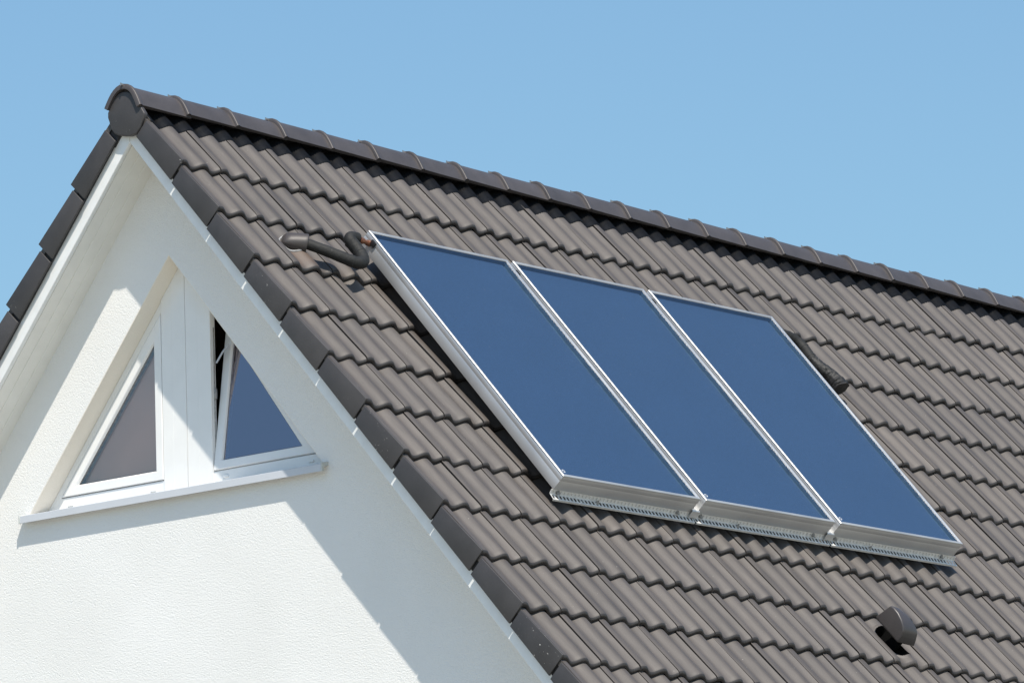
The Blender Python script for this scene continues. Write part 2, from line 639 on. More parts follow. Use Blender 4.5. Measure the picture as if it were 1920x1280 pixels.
def ridge_tile_mesh(length):
    mb = MB()
    stations = [(0.0, 0.004, 0.012), (0.0, 0.010, 0.0), (0.003, 0.0125, 0.0), (0.010, 0.0138, 0), (0.019, 0.0125, 0), (0.026, 0.0085, 0), (0.032, 0.0045, 0), (0.045, 0.0030, 0),
                (length * 0.5, 0.0005, 0), (length, -0.002, 0)]
    outer = []
    for x, g, inn in stations:
        r = [WP(x, y, z) for y, z in cap_section(g - inn)]
        outer.append(r)
    inner = [[WP(x, y, z) for y, z in cap_section(-0.013)] for x in (0.0, length)]
    mb.loft([inner[1], inner[0]] + outer, closed=False, cap=False)
    # skirts: close the lower edges
    k = len(outer[0])
    for side in (0, k - 1):
        a = [inner[0][side], inner[1][side]]
        b = [outer[1][side], outer[-1][side]]
        mb.poly([a[0], a[1], b[1], b[0]])
    # fixing clip over the joint
    mb.cur_mi = 1
    for dy in (-0.006,):
        mb.box(lambda x, y, z: WP(x, y, z), (-0.010, dy + 0.004, -0.012), (0.003, dy + 0.014, -0.003))
        mb.box(lambda x, y, z: WP(x, y, z), (-0.013, dy + 0.006, -0.014), (-0.009, dy + 0.012, 0.000))
    return mb


first = None
for i in range(31):
    x = jx(i)
    if first is None:
        mb = ridge_tile_mesh(0.40)
        first = mb.build('ridge_tile', [M['ridge'], M['steel']], roof, loc=WP(0, 0, 0), sharp=75)
        first.location = Vector((x, -0.008, 0.0))
        first.rotation_euler = (math.radians(4.5), 0, 0)
        continue
    o = first.copy()
    C.objects.link(o)
    o.parent = roof
    o.location = Vector((x, random.uniform(-.0015, .0015), random.uniform(-.0015, .0015)))
    o.rotation_euler = (random.uniform(-.006, .006), random.uniform(-.003, .003) + 0.004, random.uniform(-.004, .004))

# end disc closing the ridge at the gable
DISC_PX = [(0.0826, -0.0852), (0.1128, -0.132), (0.1126, -0.1577), (0.1029, -0.1825), (0.0914, -0.2194), (0.0683, -0.2462), (0.0412, -0.2601), (-0.0312, -0.275), (-0.0768, -0.271), (-0.1084, -0.2419), (-0.1353, -0.1851), (-0.1375, -0.1738), (-0.1147, -0.139), (-0.088, -0.102), (-0.0601, -0.066), (-0.0284, -0.045), (0.0042, -0.0395), (0.0371, -0.045), (0.0633, -0.062)]
mb = MB()
outl = []
for px_, py_ in DISC_PX:
    outl.append((px_, py_))
mb.loft([[WP(-0.008, y, z) for y, z in outl], [WP(0.020, y, z) for y, z in outl]])
mb.build('ridge_end_cap', M['verge'], roof, bevel=0.006, seg=3, sharp=50)
# rough mortar between the end disc and the first verge tiles
for P, root in ((RP, roof), (LP, other)):
    mb = MB()
    mb.box(lambda x, s, h: P(x, s, h), (0.022, 0.17, -0.125), (0.045, 0.30, -0.03))
    mb.build('mortar_bed', M['under'], root, bevel=0.004, seg=1)

# pleated ventilation strip under the ridge tiles (both slopes) ------
def vent_strip(P, root, step):
    mb = MB()
    n = int((XEND - 0.03) / step)
    rows = [(0.135, 0.016, 0.3), (0.185, 0.0085, 1), (0.222, 0.0065, 1), (0.252, 0.0050, 1), (0.256, 0.0015, 0.6)]
    prev = None
    for i in range(n + 1):
        x = 0.03 + i * step
        k = math.floor((x - X0) / TW)
        p0 = prof(x - X0)
        w = 0.0030 * (1 if i % 2 else -1)
        wob = 0.004 * noise.noise(Vector((x * 5.0, 0.3, 0)))
        ring = []
        for j, (s, e, a) in enumerate(rows):
            base = p0 * (1.0 if j > 1 else 0.9) - TILT * ((S0 - s) / G)
            lift = 0.003 * noise.noise(Vector((x * 9.0, s * 8, 2)))
            ring.append(mb.vert(P(x, s + (wob if j > 2 else 0), base + e + w * a + lift), (x, s)))
        if prev:
            for j in range(len(rows) - 1):
                mb.face((prev[j], prev[j + 1], ring[j + 1], ring[j]))
        prev = ring
    mb.build('ventilation_strip', M['strip'], root, loc=(0, 0, Z0), sharp=180, fixn=False)


vent_strip(RP, roof, 0.0068)
vent_strip(LP, other, 0.02)

# walls -------------------------------------------------------------
YC, ZA, MS, ZB = -0.012, -0.845, 1.205, -2.045     # window triangle: apex, slope, bottom
HW = (ZA - ZB) / MS                                  # half width at the bottom
YS = 3.55                                            # side walls
apex_z = -0.176 / cs
zl = apex_z - YS * tt
GZ = -Z0


def bev_tri(e):
    """opening outline widened by e"""
    k = math.sqrt(1 + MS * MS)
    return [(YC + HW + e * (k + 1) / MS, ZB - e), (YC, ZA + e * k), (YC - HW - e * (k + 1) / MS, ZB - e)]


mb = MB()
L_, A_, R_ = bev_tri(0.005)
for sgn, B in ((1, L_), (-1, R_)):
    pts = [(0, apex_z), (sgn * YS, zl), (sgn * YS, GZ), (0, GZ), (0, B[1]), B, (YC, A_[1]), (0, A_[1])]
    pts = [(YC if (abs(p[0]) < 1e-9 and i > 0) else p[0], p[1]) for i, p in enumerate(pts)]
    pts[0] = (YC, apex_z - abs(YC) * 0.0)
    pts = pts[:7]
    mb.poly([WP(XW, y, z) for y, z in (pts if sgn > 0 else pts[::-1])])
wall = mb.build('gable_wall', M['stucco'], house, smooth=False, loc=(XW, 0, 0), fixn=False)
wall['label'] = 'white rough stucco gable wall round the triangular window'
mb = MB()
rings = []
for x, e in ((XW, 0.005), (XW + 0.0015, 0.0018), (XW + 0.006, 0.0), (0.62, 0.0)):
    rings.append([WP(x, y, z) for y, z in bev_tri(e)])
mb.loft(rings, closed=True, cap=False)
mb.build('window_reveal', M['reveal'], wall, smooth=True, sharp=30)
# side and rear walls
mb = MB()
for sg in (1, -1):
    mb.poly([WP(XW, sg * YS, GZ), WP(XEND - 0.3, sg * YS, GZ), WP(XEND - 0.3, sg * YS, zl), WP(XW, sg * YS, zl)])
mb.poly([WP(XEND - 0.3, YS, GZ), WP(XEND - 0.3, YS, zl), WP(XEND - 0.3, 0, apex_z), WP(XEND - 0.3, -YS, zl), WP(XEND - 0.3, -YS, GZ)])
mb.build('side_wall', M['stucco'], house, smooth=False)
# eaves gutters
for P in (RP, LP):
    mb = MB()
    pa = []
    for i in range(13):
        a = PI * i / 12
        pa.append((math.cos(a) * 0.07, -math.sin(a) * 0.07))
    c0 = P(0, SE + 0.03, -0.07)
    rings = []
    for x in (0.0, XEND):
        o_ = [Vector((x, c0.y + y, c0.z + z)) for y, z in pa]
        i_ = [Vector((x, c0.y + y * 0.95, c0.z + z * 0.95)) for y, z in pa[::-1]]
        rings.append(o_ + i_)
    mb.loft(rings)
    mb.build('gutter', M['gutter'], house, sharp=50)
    slab(P, (XW + 0.01, XEND - 0.3), (-0.190, -0.184), SE - 0.02, s0=4.9).build('eaves_soffit', M['soffit'], house, smooth=False)

# room behind the window
mb = MB()
tri = bev_tri(0.30)
tri = [(tri[0][0], tri[0][1]), tri[1], tri[2]]
a = [WP(0.62, y, z) for y, z in tri]
b = [WP(3.6, y, z) for y, z in tri]
ia, ib = [mb.vert(p) for p in a], [mb.vert(p) for p in b]
for i in range(3):
    j = (i + 1) % 3
    mb.face((ia[i], ia[j], ib[j], ib[i]))
mb.face(ib)
ho = [mb.vert(WP(0.62, y, z)) for y, z in bev_tri(0.001)]
for i in range(3):
    j = (i + 1) % 3
    mb.face((ia[i], ia[j], ho[j], ho[i]))
mb.build('attic_room', M['room'], house, smooth=False)

# ================================================================== WINDOW (a part of the house)
win = bpy.data.objects.new('window', None)
C.objects.link(win)
win.parent = house
wloc = WP(XM, YC, ZB)
WLOC['window'] = wloc
win.location = wloc - WLOC['house']
win['label'] = 'triangular two-pane white window, right pane tilted inwards'
PL, PR, SEAM = 0.145, -0.186, -0.018
zt = lambda y: ZA - abs(y - YC) * MS
ZS = -2.030

# centre panel
mb = MB()
for ya, yb in ((PL, SEAM + 0.0012), (SEAM - 0.0012, PR)):
    pts = [(ya, ZS), (yb, ZS), (yb, zt(yb) - 0.001)]
    if ya > YC > yb:
        pts.append((YC, ZA - 0.001))
    pts.append((ya, zt(ya) - 0.001))
    mb.loft([[WP(0.394, y, z) for y, z in pts], [WP(0.424, y, z) for y, z in pts]])
mb.build('centre_panel', M['pvc'], win, smooth=True, bevel=0.0016, seg=1)
# slim raised ribs of the panel boards
mb = MB()
for y in (0.075, -0.098):
    mb.box(WP, (0.3936, y - 0.0007, ZS), (0.3945, y + 0.0007, zt(y) - 0.004))
mb.build('panel_rib', M['pvc'], win, smooth=False)


def ring_loft(mb, poly, prof_, xf=None):
    rings = []
    for d, x in prof_:
        pts = inset(poly, d) if not isinstance(d, list) or any(d) else [Vector(p) for p in poly]
        rings.append([(xf or WP)(x, p.x, p.y) for p in pts])
    mb.loft(rings, closed=True, cap=False)


def half_tri(sgn):
    """CCW in (y,z): frame triangle left (sgn=1) or right (-1) of the panel"""
    yi = PL if sgn > 0 else PR
    yo = YC + sgn * (ZA - ZS) / MS
    t = [(yi, ZS), (yo, ZS), (yi, zt(yi))]
    return t if sgn > 0 else [(yi, ZS), (yi, zt(yi)), (yo, ZS)]


for sgn in (1, -1):
    T = half_tri(sgn)
    # edge order: sgn>0: bottom, slope, inner ; sgn<0: inner, slope, bottom
    dd = (lambda b, s_, i: [b, s_, i]) if sgn > 0 else (lambda b, s_, i: [i, s_, b])
    mb = MB()
    ring_loft(mb, T, [(dd(0.0005, 0.0005, 0.0005), 0.428), (dd(0.0005, 0.0005, 0.0005), 0.402), (dd(0.003, 0.003, 0.0006), 0.400),
                      (dd(0.072, 0.034, 0.0007), 0.400), (dd(0.075, 0.037, 0.0008), 0.4025), (dd(0.075, 0.037, 0.0008), 0.424),
                      (dd(0.062, 0.025, 0.001), 0.426), (dd(0.062, 0.025, 0.001), 0.428)])
    mb.build('window_frame', M['pvc'], win, smooth=True, sharp=35)
    So = inset(T, dd(0.0790, 0.0430, 0.0040))
    So = [(p.x, p.y) for p in So]
    zh = min(p[1] for p in So)
    ang = 0.0 if sgn > 0 else math.radians(9.0)

    def xf(x, y, z, ang=ang, zh=zh):
        dx, dz = x - 0.400, z - zh
        return WP(0.400 + dx * math.cos(ang) + dz * math.sin(ang), y, zh + dz * math.cos(ang) - dx * math.sin(ang))
    mb = MB()
    ring_loft(mb, So, [(0.0, 0.436), (0.0, 0.3955), (0.0030, 0.3925), (0.044, 0.3925), (0.047, 0.3950), (0.052, 0.4085), (0.052, 0.436), (0.0, 0.436)], xf)
    sash = mb.build('window_sash', M['pvc'], win, smooth=True, sharp=35)
    sash['label'] = 'closed left sash' if sgn > 0 else 'right sash tilted open into the room'
    # glass with black spacer and gasket
    mb = MB()
    mb.face([mb.vert(xf(0.4075, p.x, p.y)) for p in inset(So, 0.049)][::-1])
    pn = mb.build('pane', M['pane'] if sgn > 0 else M['pane_dark'], sash, smooth=False, fixn=False)
    mb = MB()
    ring_loft(mb, So, [(0.0495, 0.4070), (0.0535, 0.4070)], xf)
    mb.build('gasket', M['gasket'], sash, smooth=False)
    mb = MB()
    ring_loft(mb, So, [(0.0525, 0.4095), (0.0525, 0.425), (0.059, 0.425)], xf)
    mb.build('spacer', M['steel'], sash, smooth=False)

# fittings in the open gap
mb = MB()
mb.box(WP, (0.414, PR - 0.004, -1.88), (0.421, PR - 0.0005, -1.22))
mb.build('fitting_rail', M['steel'], win, smooth=False)
mb = MB()
mb.box(WP, (0.412, PR - 0.012, -1.585), (0.426, PR - 0.0005, -1.530))
mb.build('striker_plate', M['steel'], win, bevel=0.002)
mb = MB()
mb.tube([WP(0.43, PR - 0.006, -1.40), WP(0.452, PR - 0.03, -1.345), WP(0.478, PR - 0.05, -1.305)], 0.005, 8)
mb.build('stay_arm', M['sill'], win)
# sheet added close behind the left pane, coloured to stand in for a reflection
mb = MB()
mb.poly([WP(0.44, y, z) for y, z in ((0.125, ZB + 0.02), (0.93, ZB + 0.02), (0.125, zt(0.125)))])
mb.build('reflection_sheet', M['reflection_sheet'], win, smooth=False, fixn=False)
# drain caps
for y, z in ((0.222, -1.998), (0.794, -1.998), (-0.269, -1.990), (-0.833, -1.990)):
    mb = MB()
    pts = []
    for i in range(13):
        a = PI * i / 12
        pts.append((y + math.cos(a) * 0.017, z + 0.002 + math.sin(a) * 0.0075))
    pts += [(y - 0.017, z - 0.005), (y + 0.017, z - 0.005)]
    mb.loft([[WP(0.3935, a, b) for a, b in pts], [WP(0.4003, a, b) for a, b in pts]])
    mb.build('drain_cap', M['pvc'], win, bevel=0.0015, seg=1)

# sill
mb = MB()
SX = 0.243
ys, ye = 1.006, -1.030
ring = [(SX, -2.0815), (SX, -2.0460), (SX + 0.003, -2.0440), (0.399, -2.0260), (0.399, -2.0285), (SX + 0.004, -2.0480), (SX + 0.004, -2.0815)]
mb.loft([[WP(x, y, z) for x, z in ring] for y in (ys, ye)])
mb.build('window_sill', M['sill'], win, smooth=True, sharp=30)
for y0, y1 in ((ys - 0.002, ys + 0.007), (ye - 0.007, ye + 0.002)):
    mb = MB()
    ring = [(SX - 0.003, -2.0835), (SX - 0.003, -2.0400), (XW + 0.004, -2.0310), (XW + 0.004, -2.0480), (XW - 0.012, -2.0520), (SX + 0.013, -2.0600), (SX + 0.010, -2.0835)]
    mb.loft([[WP(x, y, z) for x, z in ring] for y in (y0, y1)])
    mb.build('sill_end_cap', M['sillcap'], win, bevel=0.001, seg=1)

# ================================================================== SOLAR COLLECTORS
HB, HT = 0.050, 0.140
PW, PITCH, PS0, PS1 = 1.107, 1.155, 1.080, 2.922
PX = 0.918
CX, CSS = PX + 1.71, 2.0
ROT = math.radians(0.5)


def PP(x, s, h):
    """mounting frame: slightly askew on the roof"""
    dx, ds = x - CX, s - CSS
    return RP(CX + dx * math.cos(ROT) + ds * math.sin(ROT), CSS + ds * math.cos(ROT) - dx * math.sin(ROT), h)


def collector():
    base = PP(PX, PS1, HB)
    t = thing('solar_collector', base, '', 'solar panel', 'row of solar collectors on the roof')
    x0, x1, s0, s1 = PX, PX + PW, PS0, PS1
    rect = [(x0, s1), (x1, s1), (x1, s0), (x0, s0)]

    def ring(d, h):
        return [PP(a, b, h) for a, b in ((x0 + d, s1 - d), (x1 - d, s1 - d), (x1 - d, s0 + d), (x0 + d, s0 + d))]
    mb = MB()
    mb.loft([ring(0.030, HB), ring(0.0005, HB), ring(0.0, HB + 0.001), ring(0.0, HB + 0.050), ring(0.0012, HB + 0.053), ring(0.0012, HB + 0.057), ring(0.0, HB + 0.060), ring(0.0, HT - 0.014),
             ring(0.0015, HT - 0.010), ring(0.0015, HT - 0.008), ring(0.0, HT - 0.006), ring(0.0, HT - 0.002), ring(0.002, HT), ring(0.0065, HT), ring(0.0072, HT - 0.0018),
             ring(0.0085, HT - 0.0018), ring(0.0092, HT - 0.0008), ring(0.0150, HT - 0.0008), ring(0.0162, HT - 0.003), ring(0.0162, HT - 0.008)], closed=True, cap=False)
    mb.build('collector_frame', M['alu'], t, smooth=True, sharp=30)
    # inner edge of the box, seen through the glass at its sides
    mb = MB()
    mb.loft([ring(0.0164, HT - 0.0060), ring(0.0175, HT - 0.030)], closed=True, cap=False)
    mb.build('inner_edge', M['innerfoil'], t, smooth=False)
    # absorber: edges slightly wavy
    mb = MB()
    nx, ns = 40, 64
    g = []
    for i in range(nx + 1):
        r = []
        for j in range(ns + 1):
            x = x0 + 0.020 + (PW - 0.040) * i / nx
            s = s0 + 0.020 + (s1 - s0 - 0.040) * j / ns
            if i == nx:
                x -= 0.022 + 0.010 * noise.noise(Vector((s * 2.3, 1.7, 0))) + 0.003 * noise.noise(Vector((s * 9, 4.7, 0)))
            r.append(mb.vert(PP(x, s, HT - 0.0240 + 0.0012 * noise.noise(Vector((x * 4, s * 4, 5)))), (x, s)))
        g.append(r)
    for i in range(nx):
        for j in range(ns):
            mb.face((g[i][j], g[i][j + 1], g[i + 1][j + 1], g[i + 1][j]))
    mb.build('absorber', M['absorber'], t, smooth=True, fixn=False)
    mb = MB()
    mb.poly(ring(0.0178, HT - 0.0295))
    mb.build('backing_sheet', M['innerfoil'], t, smooth=False)
    mb = MB()
    mb.poly(ring(0.0161, HT - 0.0045))
    mb.build('cover_glass', M['cover'], t, smooth=False, fixn=False)
    mb = MB()
    mb.poly(ring(0.004, HB + 0.001))
    mb.build('rear_sheet', M['railback'], t, smooth=False)
    # small white ring mark in the lower corner of the glass
    mb = MB()
    n = 20
    for i in range(n):
        a, b = 2 * PI * i / n, 2 * PI * (i + 1) / n
        q = []
        for ang, r in ((a, 0.0075), (b, 0.0075), (b, 0.0105), (a, 0.0105)):
            q.append(PP(x0 + 0.040 + math.cos(ang) * r, s1 - 0.045 + math.sin(ang) * r, HT - 0.0040))
        mb.poly(q)
    mb.build('corner_mark', M['pvc'], t, smooth=False)
    # plug on the side of the box near its upper end
    mb = MB()
    mb.box(PP, (x0 - 0.012, s0 + 0.058, HT - 0.042), (x0 + 0.004, s0 + 0.092, HT - 0.012))
    mb.build('pipe_socket', M['blackplastic'], t, bevel=0.003)
    return t


def rail():
    """perforated mounting rail under the lower edge of one collector"""
    xa, xb = PX - 0.006, PX - 0.006 + PITCH - 0.012
    s = PS1
    t = thing('mounting_rail', PP(xa, s, 0.03), '', 'mounting rail', 'perforated rails under the collectors')
    mb = MB()
    n = 40
    pitch = (xb - xa) / n
    sw = 0.0155

    def strip(f, x_0, x_1, a, b):
        mb.box(lambda x, u, w: f(x, u, w), (x_0, a, 0), (x_1, b, 0.002))
    # upper web: leans back under the collector, lower flange: faces up and outwards
    web = lambda x, u, w: PP(x, s - 0.004 + u * 0.25 + w, HB - 0.001 - u)
    flange = lambda x, u, w: PP(x, s + 0.004 + u, HB - 0.027 - u * 0.10 + w)
    for f, lim in ((web, (0.0, 0.006, 0.019, 0.0265)), (flange, (0.0, 0.006, 0.029, 0.037))):
        strip(f, xa, xb, lim[0], lim[1])
        strip(f, xa, xb, lim[2], lim[3])
        for i in range(n + 1):
            c = xa + i * pitch
            strip(f, max(c - (pitch - sw) / 2, xa), min(c + (pitch - sw) / 2, xb), lim[1], lim[2])
    # turned-down lip
    mb.box(lambda x, u, w: PP(x, s + 0.040 + w, HB - 0.0315 - u), (xa, 0.0, 0.0), (xb, 0.007, 0.002))
    mb.build('perforated_profile', M['railmetal'], t, smooth=False)
    mb = MB()
    mb.box(lambda x, u, w: PP(x, s - 0.0065 + u * 0.25 + w, HB - 0.003 - u), (xa, 0.0, 0.0), (xb, 0.022, 0.0016))
    mb.build('back_profile', M['railback'], t, smooth=False)
    for c, u in ((xa + 0.05, 0), (xa + 0.36, 1), (xb - 0.13, 0)):
        mb = MB()
        if u == 0:
            ctr = PP(c, s + 0.004, HB - 0.012)
            ax = (PP(c, s + 0.1, HB - 0.012) - PP(c, s, HB - 0.012)).normalized()
        else:
            ctr = PP(c, s + 0.018, HB - 0.026)
            ax = (PP(c, s, HB + 0.1) - PP(c, s, HB)).normalized()
        e1 = Vector((1, 0, 0))
        e2 = ax.cross(e1).normalized()
        mb.loft([[ctr + ax * z + (e1 * math.cos(PI * i / 3) + e2 * math.sin(PI * i / 3)) * r for i in range(6)] for z, r in ((-0.004, 0.012), (0.0, 0.012), (0.0001, 0.0085), (0.008, 0.0085))])
        mb.tube([ctr + ax * 0.007, ctr + ax * 0.016], 0.0045, 8)
        mb.build('bolt', M['steel'], t, smooth=False)
    return t


def clone_thing(t, off):
    r = t.copy()
    C.objects.link(r)
    r.location = t.location + off
    for ch in t.children:
        c = ch.copy()
        C.objects.link(c)
        c.parent = r
    return r


STEP = PP(PX + PITCH, PS1, HB) - PP(PX, PS1, HB)
col_labels = ['blue solar collector nearest the gable, with the insulated pipe joined to its upper corner',
              'blue solar collector in the middle of the row, between the two others',
              'blue solar collector farthest from the gable, with black wrapped pipe beyond its edge']
rail_labels = ['perforated metal rail under the lower edge of the collector nearest the gable',
               'perforated metal rail under the lower edge of the middle collector',
               'perforated metal rail under the lower edge of the collector farthest from the gable']
p0 = collector()
r0 = rail()
for i in range(3):
    o = p0 if i == 0 else clone_thing(p0, STEP * i)
    o['label'] = col_labels[i]
    o = r0 if i == 0 else clone_thing(r0, STEP * i)
    o['label'] = rail_labels[i]
# clips that bridge the joints between collectors
for i in (1, 2):
    x = PX + PITCH * i - (PITCH - PW) / 2
    mb = MB()
    w = 0.030
    pts = [(PS1 - 0.055, HB + 0.020), (PS1 + 0.004, HB + 0.020), (PS1 + 0.010, HB + 0.016), (PS1 + 0.014, HB - 0.022)]
    top = [[PP(x - w, s, h), PP(x + w, s, h)] for s, h in pts]
    bot = [[PP(x - w, s - 0.003, h - 0.002), PP(x + w, s - 0.003, h - 0.002)] for s, h in pts]
    mb.loft([[a[0], a[1], b[1], b[0]] for a, b in zip(top, bot)])
    o = mb.build('joint_clip', M['alu'], None, smooth=True, sharp=30)
    o['label'] = 'bent metal clip at the joint between the %s collectors' % ('gable-side and middle' if i == 1 else 'middle and far')
    o['category'] = 'clip'
    o['group'] = 'clips at the collector joints'
# roof hooks carrying the frame (seen as glints under the rail)
for i, x in enumerate((PX + 0.26, PX + 1.16, PX + 1.72, PX + 2.33, PX + 2.95)):
    mb = MB()
    w = 0.014
    pts = [(PS1 - 0.10, HB - 0.004), (PS1 - 0.02, HB - 0.006), (PS1 + 0.012, HB - 0.034), (PS1 - 0.01, HB - 0.075), (PS1 - 0.2, HB - 0.082)]
    mb.loft([[PP(x - w, s, h), PP(x + w, s, h), PP(x + w, s, h - 0.005), PP(x - w, s, h - 0.005)] for s, h in pts])
    o = mb.build('roof_hook', M['steel'], None, smooth=True, sharp=30)
    o['label'] = 'flat steel hook holding the collector rails to the tiles, mostly in shadow'
    o['category'] = 'hook'
    o['group'] = 'roof hooks under the rails'

# ================================================================== PIPES
def spline(pts, n):
    """Catmull-Rom"""
    out = []
    p = [pts[0]] + list(pts) + [pts[-1]]
    for i in range(1, len(p) - 2):
        for k in range(n):
            t = k / n
            a, b, c, d = p[i - 1], p[i], p[i + 1], p[i + 2]
            out.append(0.5 * ((2 * b) + (c - a) * t + (2 * a - 5 * b + 4 * c - d) * t * t + (3 * b - a - 3 * c + d) * t * t * t))
    out.append(p[-2])
    return out


# tile carrying the pipe hood
k, row = PIPE
hood_t = thing('pipe_hood', RP(X0 + k * TW + 0.17, S0 + G * row - 0.2, -0.02), 'rounded dark hood on a rust-stained tile where the insulated pipe enters the roof', 'roof outlet')
mb = MB()
tile(mb, RP, X0 + k * TW, S0 + G * row, 0.15, U_S)
mb.build('hood_tile', [M['tile_rust'], M['tile_nose']], hood_t, sharp=50, fixn=False)
# hood: half cone growing from the tile crest, mouth facing along +x / down the slope
mb = MB()
rings = []
ax0 = RP(0.428, 1.080, -0.030)
ax1 = RP(0.508, 1.140, 0.004)
ax = (ax1 - ax0)
nn = Vector((0, -sn, cs))
t_ = ax.normalized()
b_ = t_.cross(nn).normalized()
n_ = b_.cross(t_).normalized()
for f, w, hgt in ((-0.16, 0.030, 0.004), (-0.10, 0.040, 0.018), (0.0, 0.047, 0.031), (0.2, 0.051, 0.040), (0.5, 0.0525, 0.047), (0.85, 0.0535, 0.054), (0.97, 0.0545, 0.057), (1.02, 0.053, 0.056), (1.03, 0.050, 0.053)):
    c = ax0 + ax * f
    rg = []
    for i in range(24):
        a = 2 * PI * i / 24
        y, z = math.cos(a) * w, math.sin(a)
        z = z * hgt if z > 0 else z * 0.040
        rg.append(c + b_ * y + n_ * z)
    rings.append(rg)
# inner mouth
inn = [[ax0 + ax * f + b_ * (math.cos(2 * PI * i / 24) * 0.046) + n_ * (math.sin(2 * PI * i / 24) * (0.048 if i < 13 else 0.034)) for i in range(24)] for f in (1.03, 0.7)]
mb.loft(rings + inn)
mb.build('hood', M['hoodclay'], hood_t, sharp=60)
mb = MB()
rg = []
for i in range(49):
    a = 2 * PI * i / 48
    q = ax0 + ax * 0.42 + t_ * math.cos(a) * 0.070 + b_ * math.sin(a) * 0.062
    x_, s_ = q.x, (q - Vector((0, 0, Z0))).dot(Vector((0, -cs, -sn)))
    rg.append(RP(x_, s_, prof(x_ - X0) - TILT * (S0 + G * row - s_) / G + 0.002))
mb.tube(rg, 0.0055, 6, cap=False)
mb.build('lead_collar', M['lead'], hood_t)
mb = MB()
mb.loft([[ax1 + t_ * f + b_ * (math.cos(2 * PI * i / 24) * r) + n_ * (math.sin(2 * PI * i / 24) * r) for i in range(24)] for f, r in ((-0.012, 0.0455), (-0.006, 0.0455), (-0.006, 0.029), (-0.03, 0.029))], cap=False)
mb.build('sealing_ring', simple('rusty_ring', (0.26, 0.10, 0.06), 0.7, nscale=60, namt=0.3), hood_t)

# insulated pipe from the hood to the first collector
key = [RP(0.455, 1.110, -0.002), RP(0.505, 1.160, 0.022), RP(0.570, 1.232, 0.050), RP(0.640, 1.295, 0.070), RP(0.695, 1.322, 0.078), RP(0.745, 1.308, 0.082), RP(0.772, 1.262, 0.084),
       RP(0.775, 1.205, 0.086), RP(0.762, 1.155, 0.090)]
path = spline(key, 9)
rad = [(0.0255 + 0.008 * min(1, 1.5 * i / len(path))) * (1 + 0.015 * math.sin(i * 0.9) + 0.03 * noise.noise(Vector((i * 0.3, 0, 0)))) for i in range(len(path))]
pipe = thing('insulated_pipe', key[3], 'black foam-insulated pipe bent in a U from the roof hood to the collector', 'pipe')
mb = MB()
mb.tube(path, rad, 18, wob=0.05)
mb.build('foam_sleeve', M['foam'], pipe, sharp=80)
# elbow: foam ends, a short sleeve turns to the collector
mb = MB()
mb.tube(spline([RP(0.768, 1.172, 0.087), RP(0.765, 1.146, 0.092), RP(0.785, 1.126, 0.096), RP(0.832, 1.126, 0.097)], 6), 0.0300, 16, wob=0.04)
mb.build('elbow_sleeve', M['foam'], pipe, sharp=80)
mb = MB()
e0, e1 = RP(0.826, 1.096, 0.097), RP(0.908, 1.150, 0.097)
e0 = RP(0.820, 1.126, 0.097)
mb.tube([e0, e0.lerp(e1, 0.3), e0.lerp(e1, 0.31), e0.lerp(e1, 0.55), e0.lerp(e1, 0.56), e0.lerp(e1, 0.8), e0.lerp(e1, 0.81), e1],
        [0.011, 0.011, 0.016, 0.016, 0.012, 0.012, 0.0155, 0.0155], 12)
mb.build('copper_fitting', M['copper'], pipe, sharp=40)
# seams of the foam sleeve (cut and tape joints)
for f in (0.27, 0.44, 0.80):
    i = int(f * (len(path) - 1))
    t1 = (path[i + 1] - path[i - 1]).normalized()
    u1 = t1.orthogonal().normalized()
    w1 = t1.cross(u1)
    mb = MB()
    cc = [path[i] + (u1 * math.cos(2 * PI * j / 18) + w1 * math.sin(2 * PI * j / 18)) * rad[i] * 0.985 for j in range(19)]
    mb.tube(cc, 0.0022, 6, cap=False)
    mb.build('sleeve_joint', M['gasket'], pipe)

# wrapped pipe beyond the far collector
hh = 0.035
key = [RP(4.38, 1.055, 0.03), RP(4.50, 1.050, 0.032), RP(4.590, 1.062, 0.032), RP(4.640, 1.095, 0.031), RP(4.656, 1.145, 0.030), RP(4.648, 1.195, 0.030), RP(4.642, 1.250, 0.030), RP(4.660, 1.312, 0.030),
       RP(4.688, 1.368, 0.030), RP(4.702, 1.425, 0.028), RP(4.704, 1.468, 0.022)]
path = spline(key, 8)
n = len(path)
rad = []
for i in range(n):
    f = i / (n - 1)
    base = 0.030 if f < 0.62 else 0.030 + (f - 0.62) / 0.38 * 0.022
    rad.append(base * (1 + (0.05 if f < 0.62 else 0.12) * noise.noise(Vector((i * 0.55, 7, 0)))))
pipe2 = thing('wrapped_pipe', RP(4.66, 1.25, 0.0), 'black wrapped pipe with a crumpled end lying beyond the far collector', 'pipe')
cut = int(n * 0.60)
mb = MB()
mb.tube(path[:cut + 1], rad[:cut + 1], 18, wob=0.05)
mb.build('foam_sleeve', M['foam'], pipe2, sharp=80)
mb = MB()
mb.tube(path[cut:], [r * 1.03 for r in rad[cut:]], 30, wob=0.16)
mb.build('crumpled_wrap', M['foil'], pipe2, sharp=45)
for f in (0.40, 0.57):
    i = int(f * (n - 1))
    t1 = (path[i + 1] - path[i - 1]).normalized()
    u1 = t1.orthogonal().normalized()
    w1 = t1.cross(u1)
    mb = MB()
    mb.tube([path[i] + (u1 * math.cos(2 * PI * j / 18) + w1 * math.sin(2 * PI * j / 18)) * rad[i] for j in range(19)], 0.0022, 6, cap=False)
    mb.build('cable_tie', M['gasket'], pipe2)

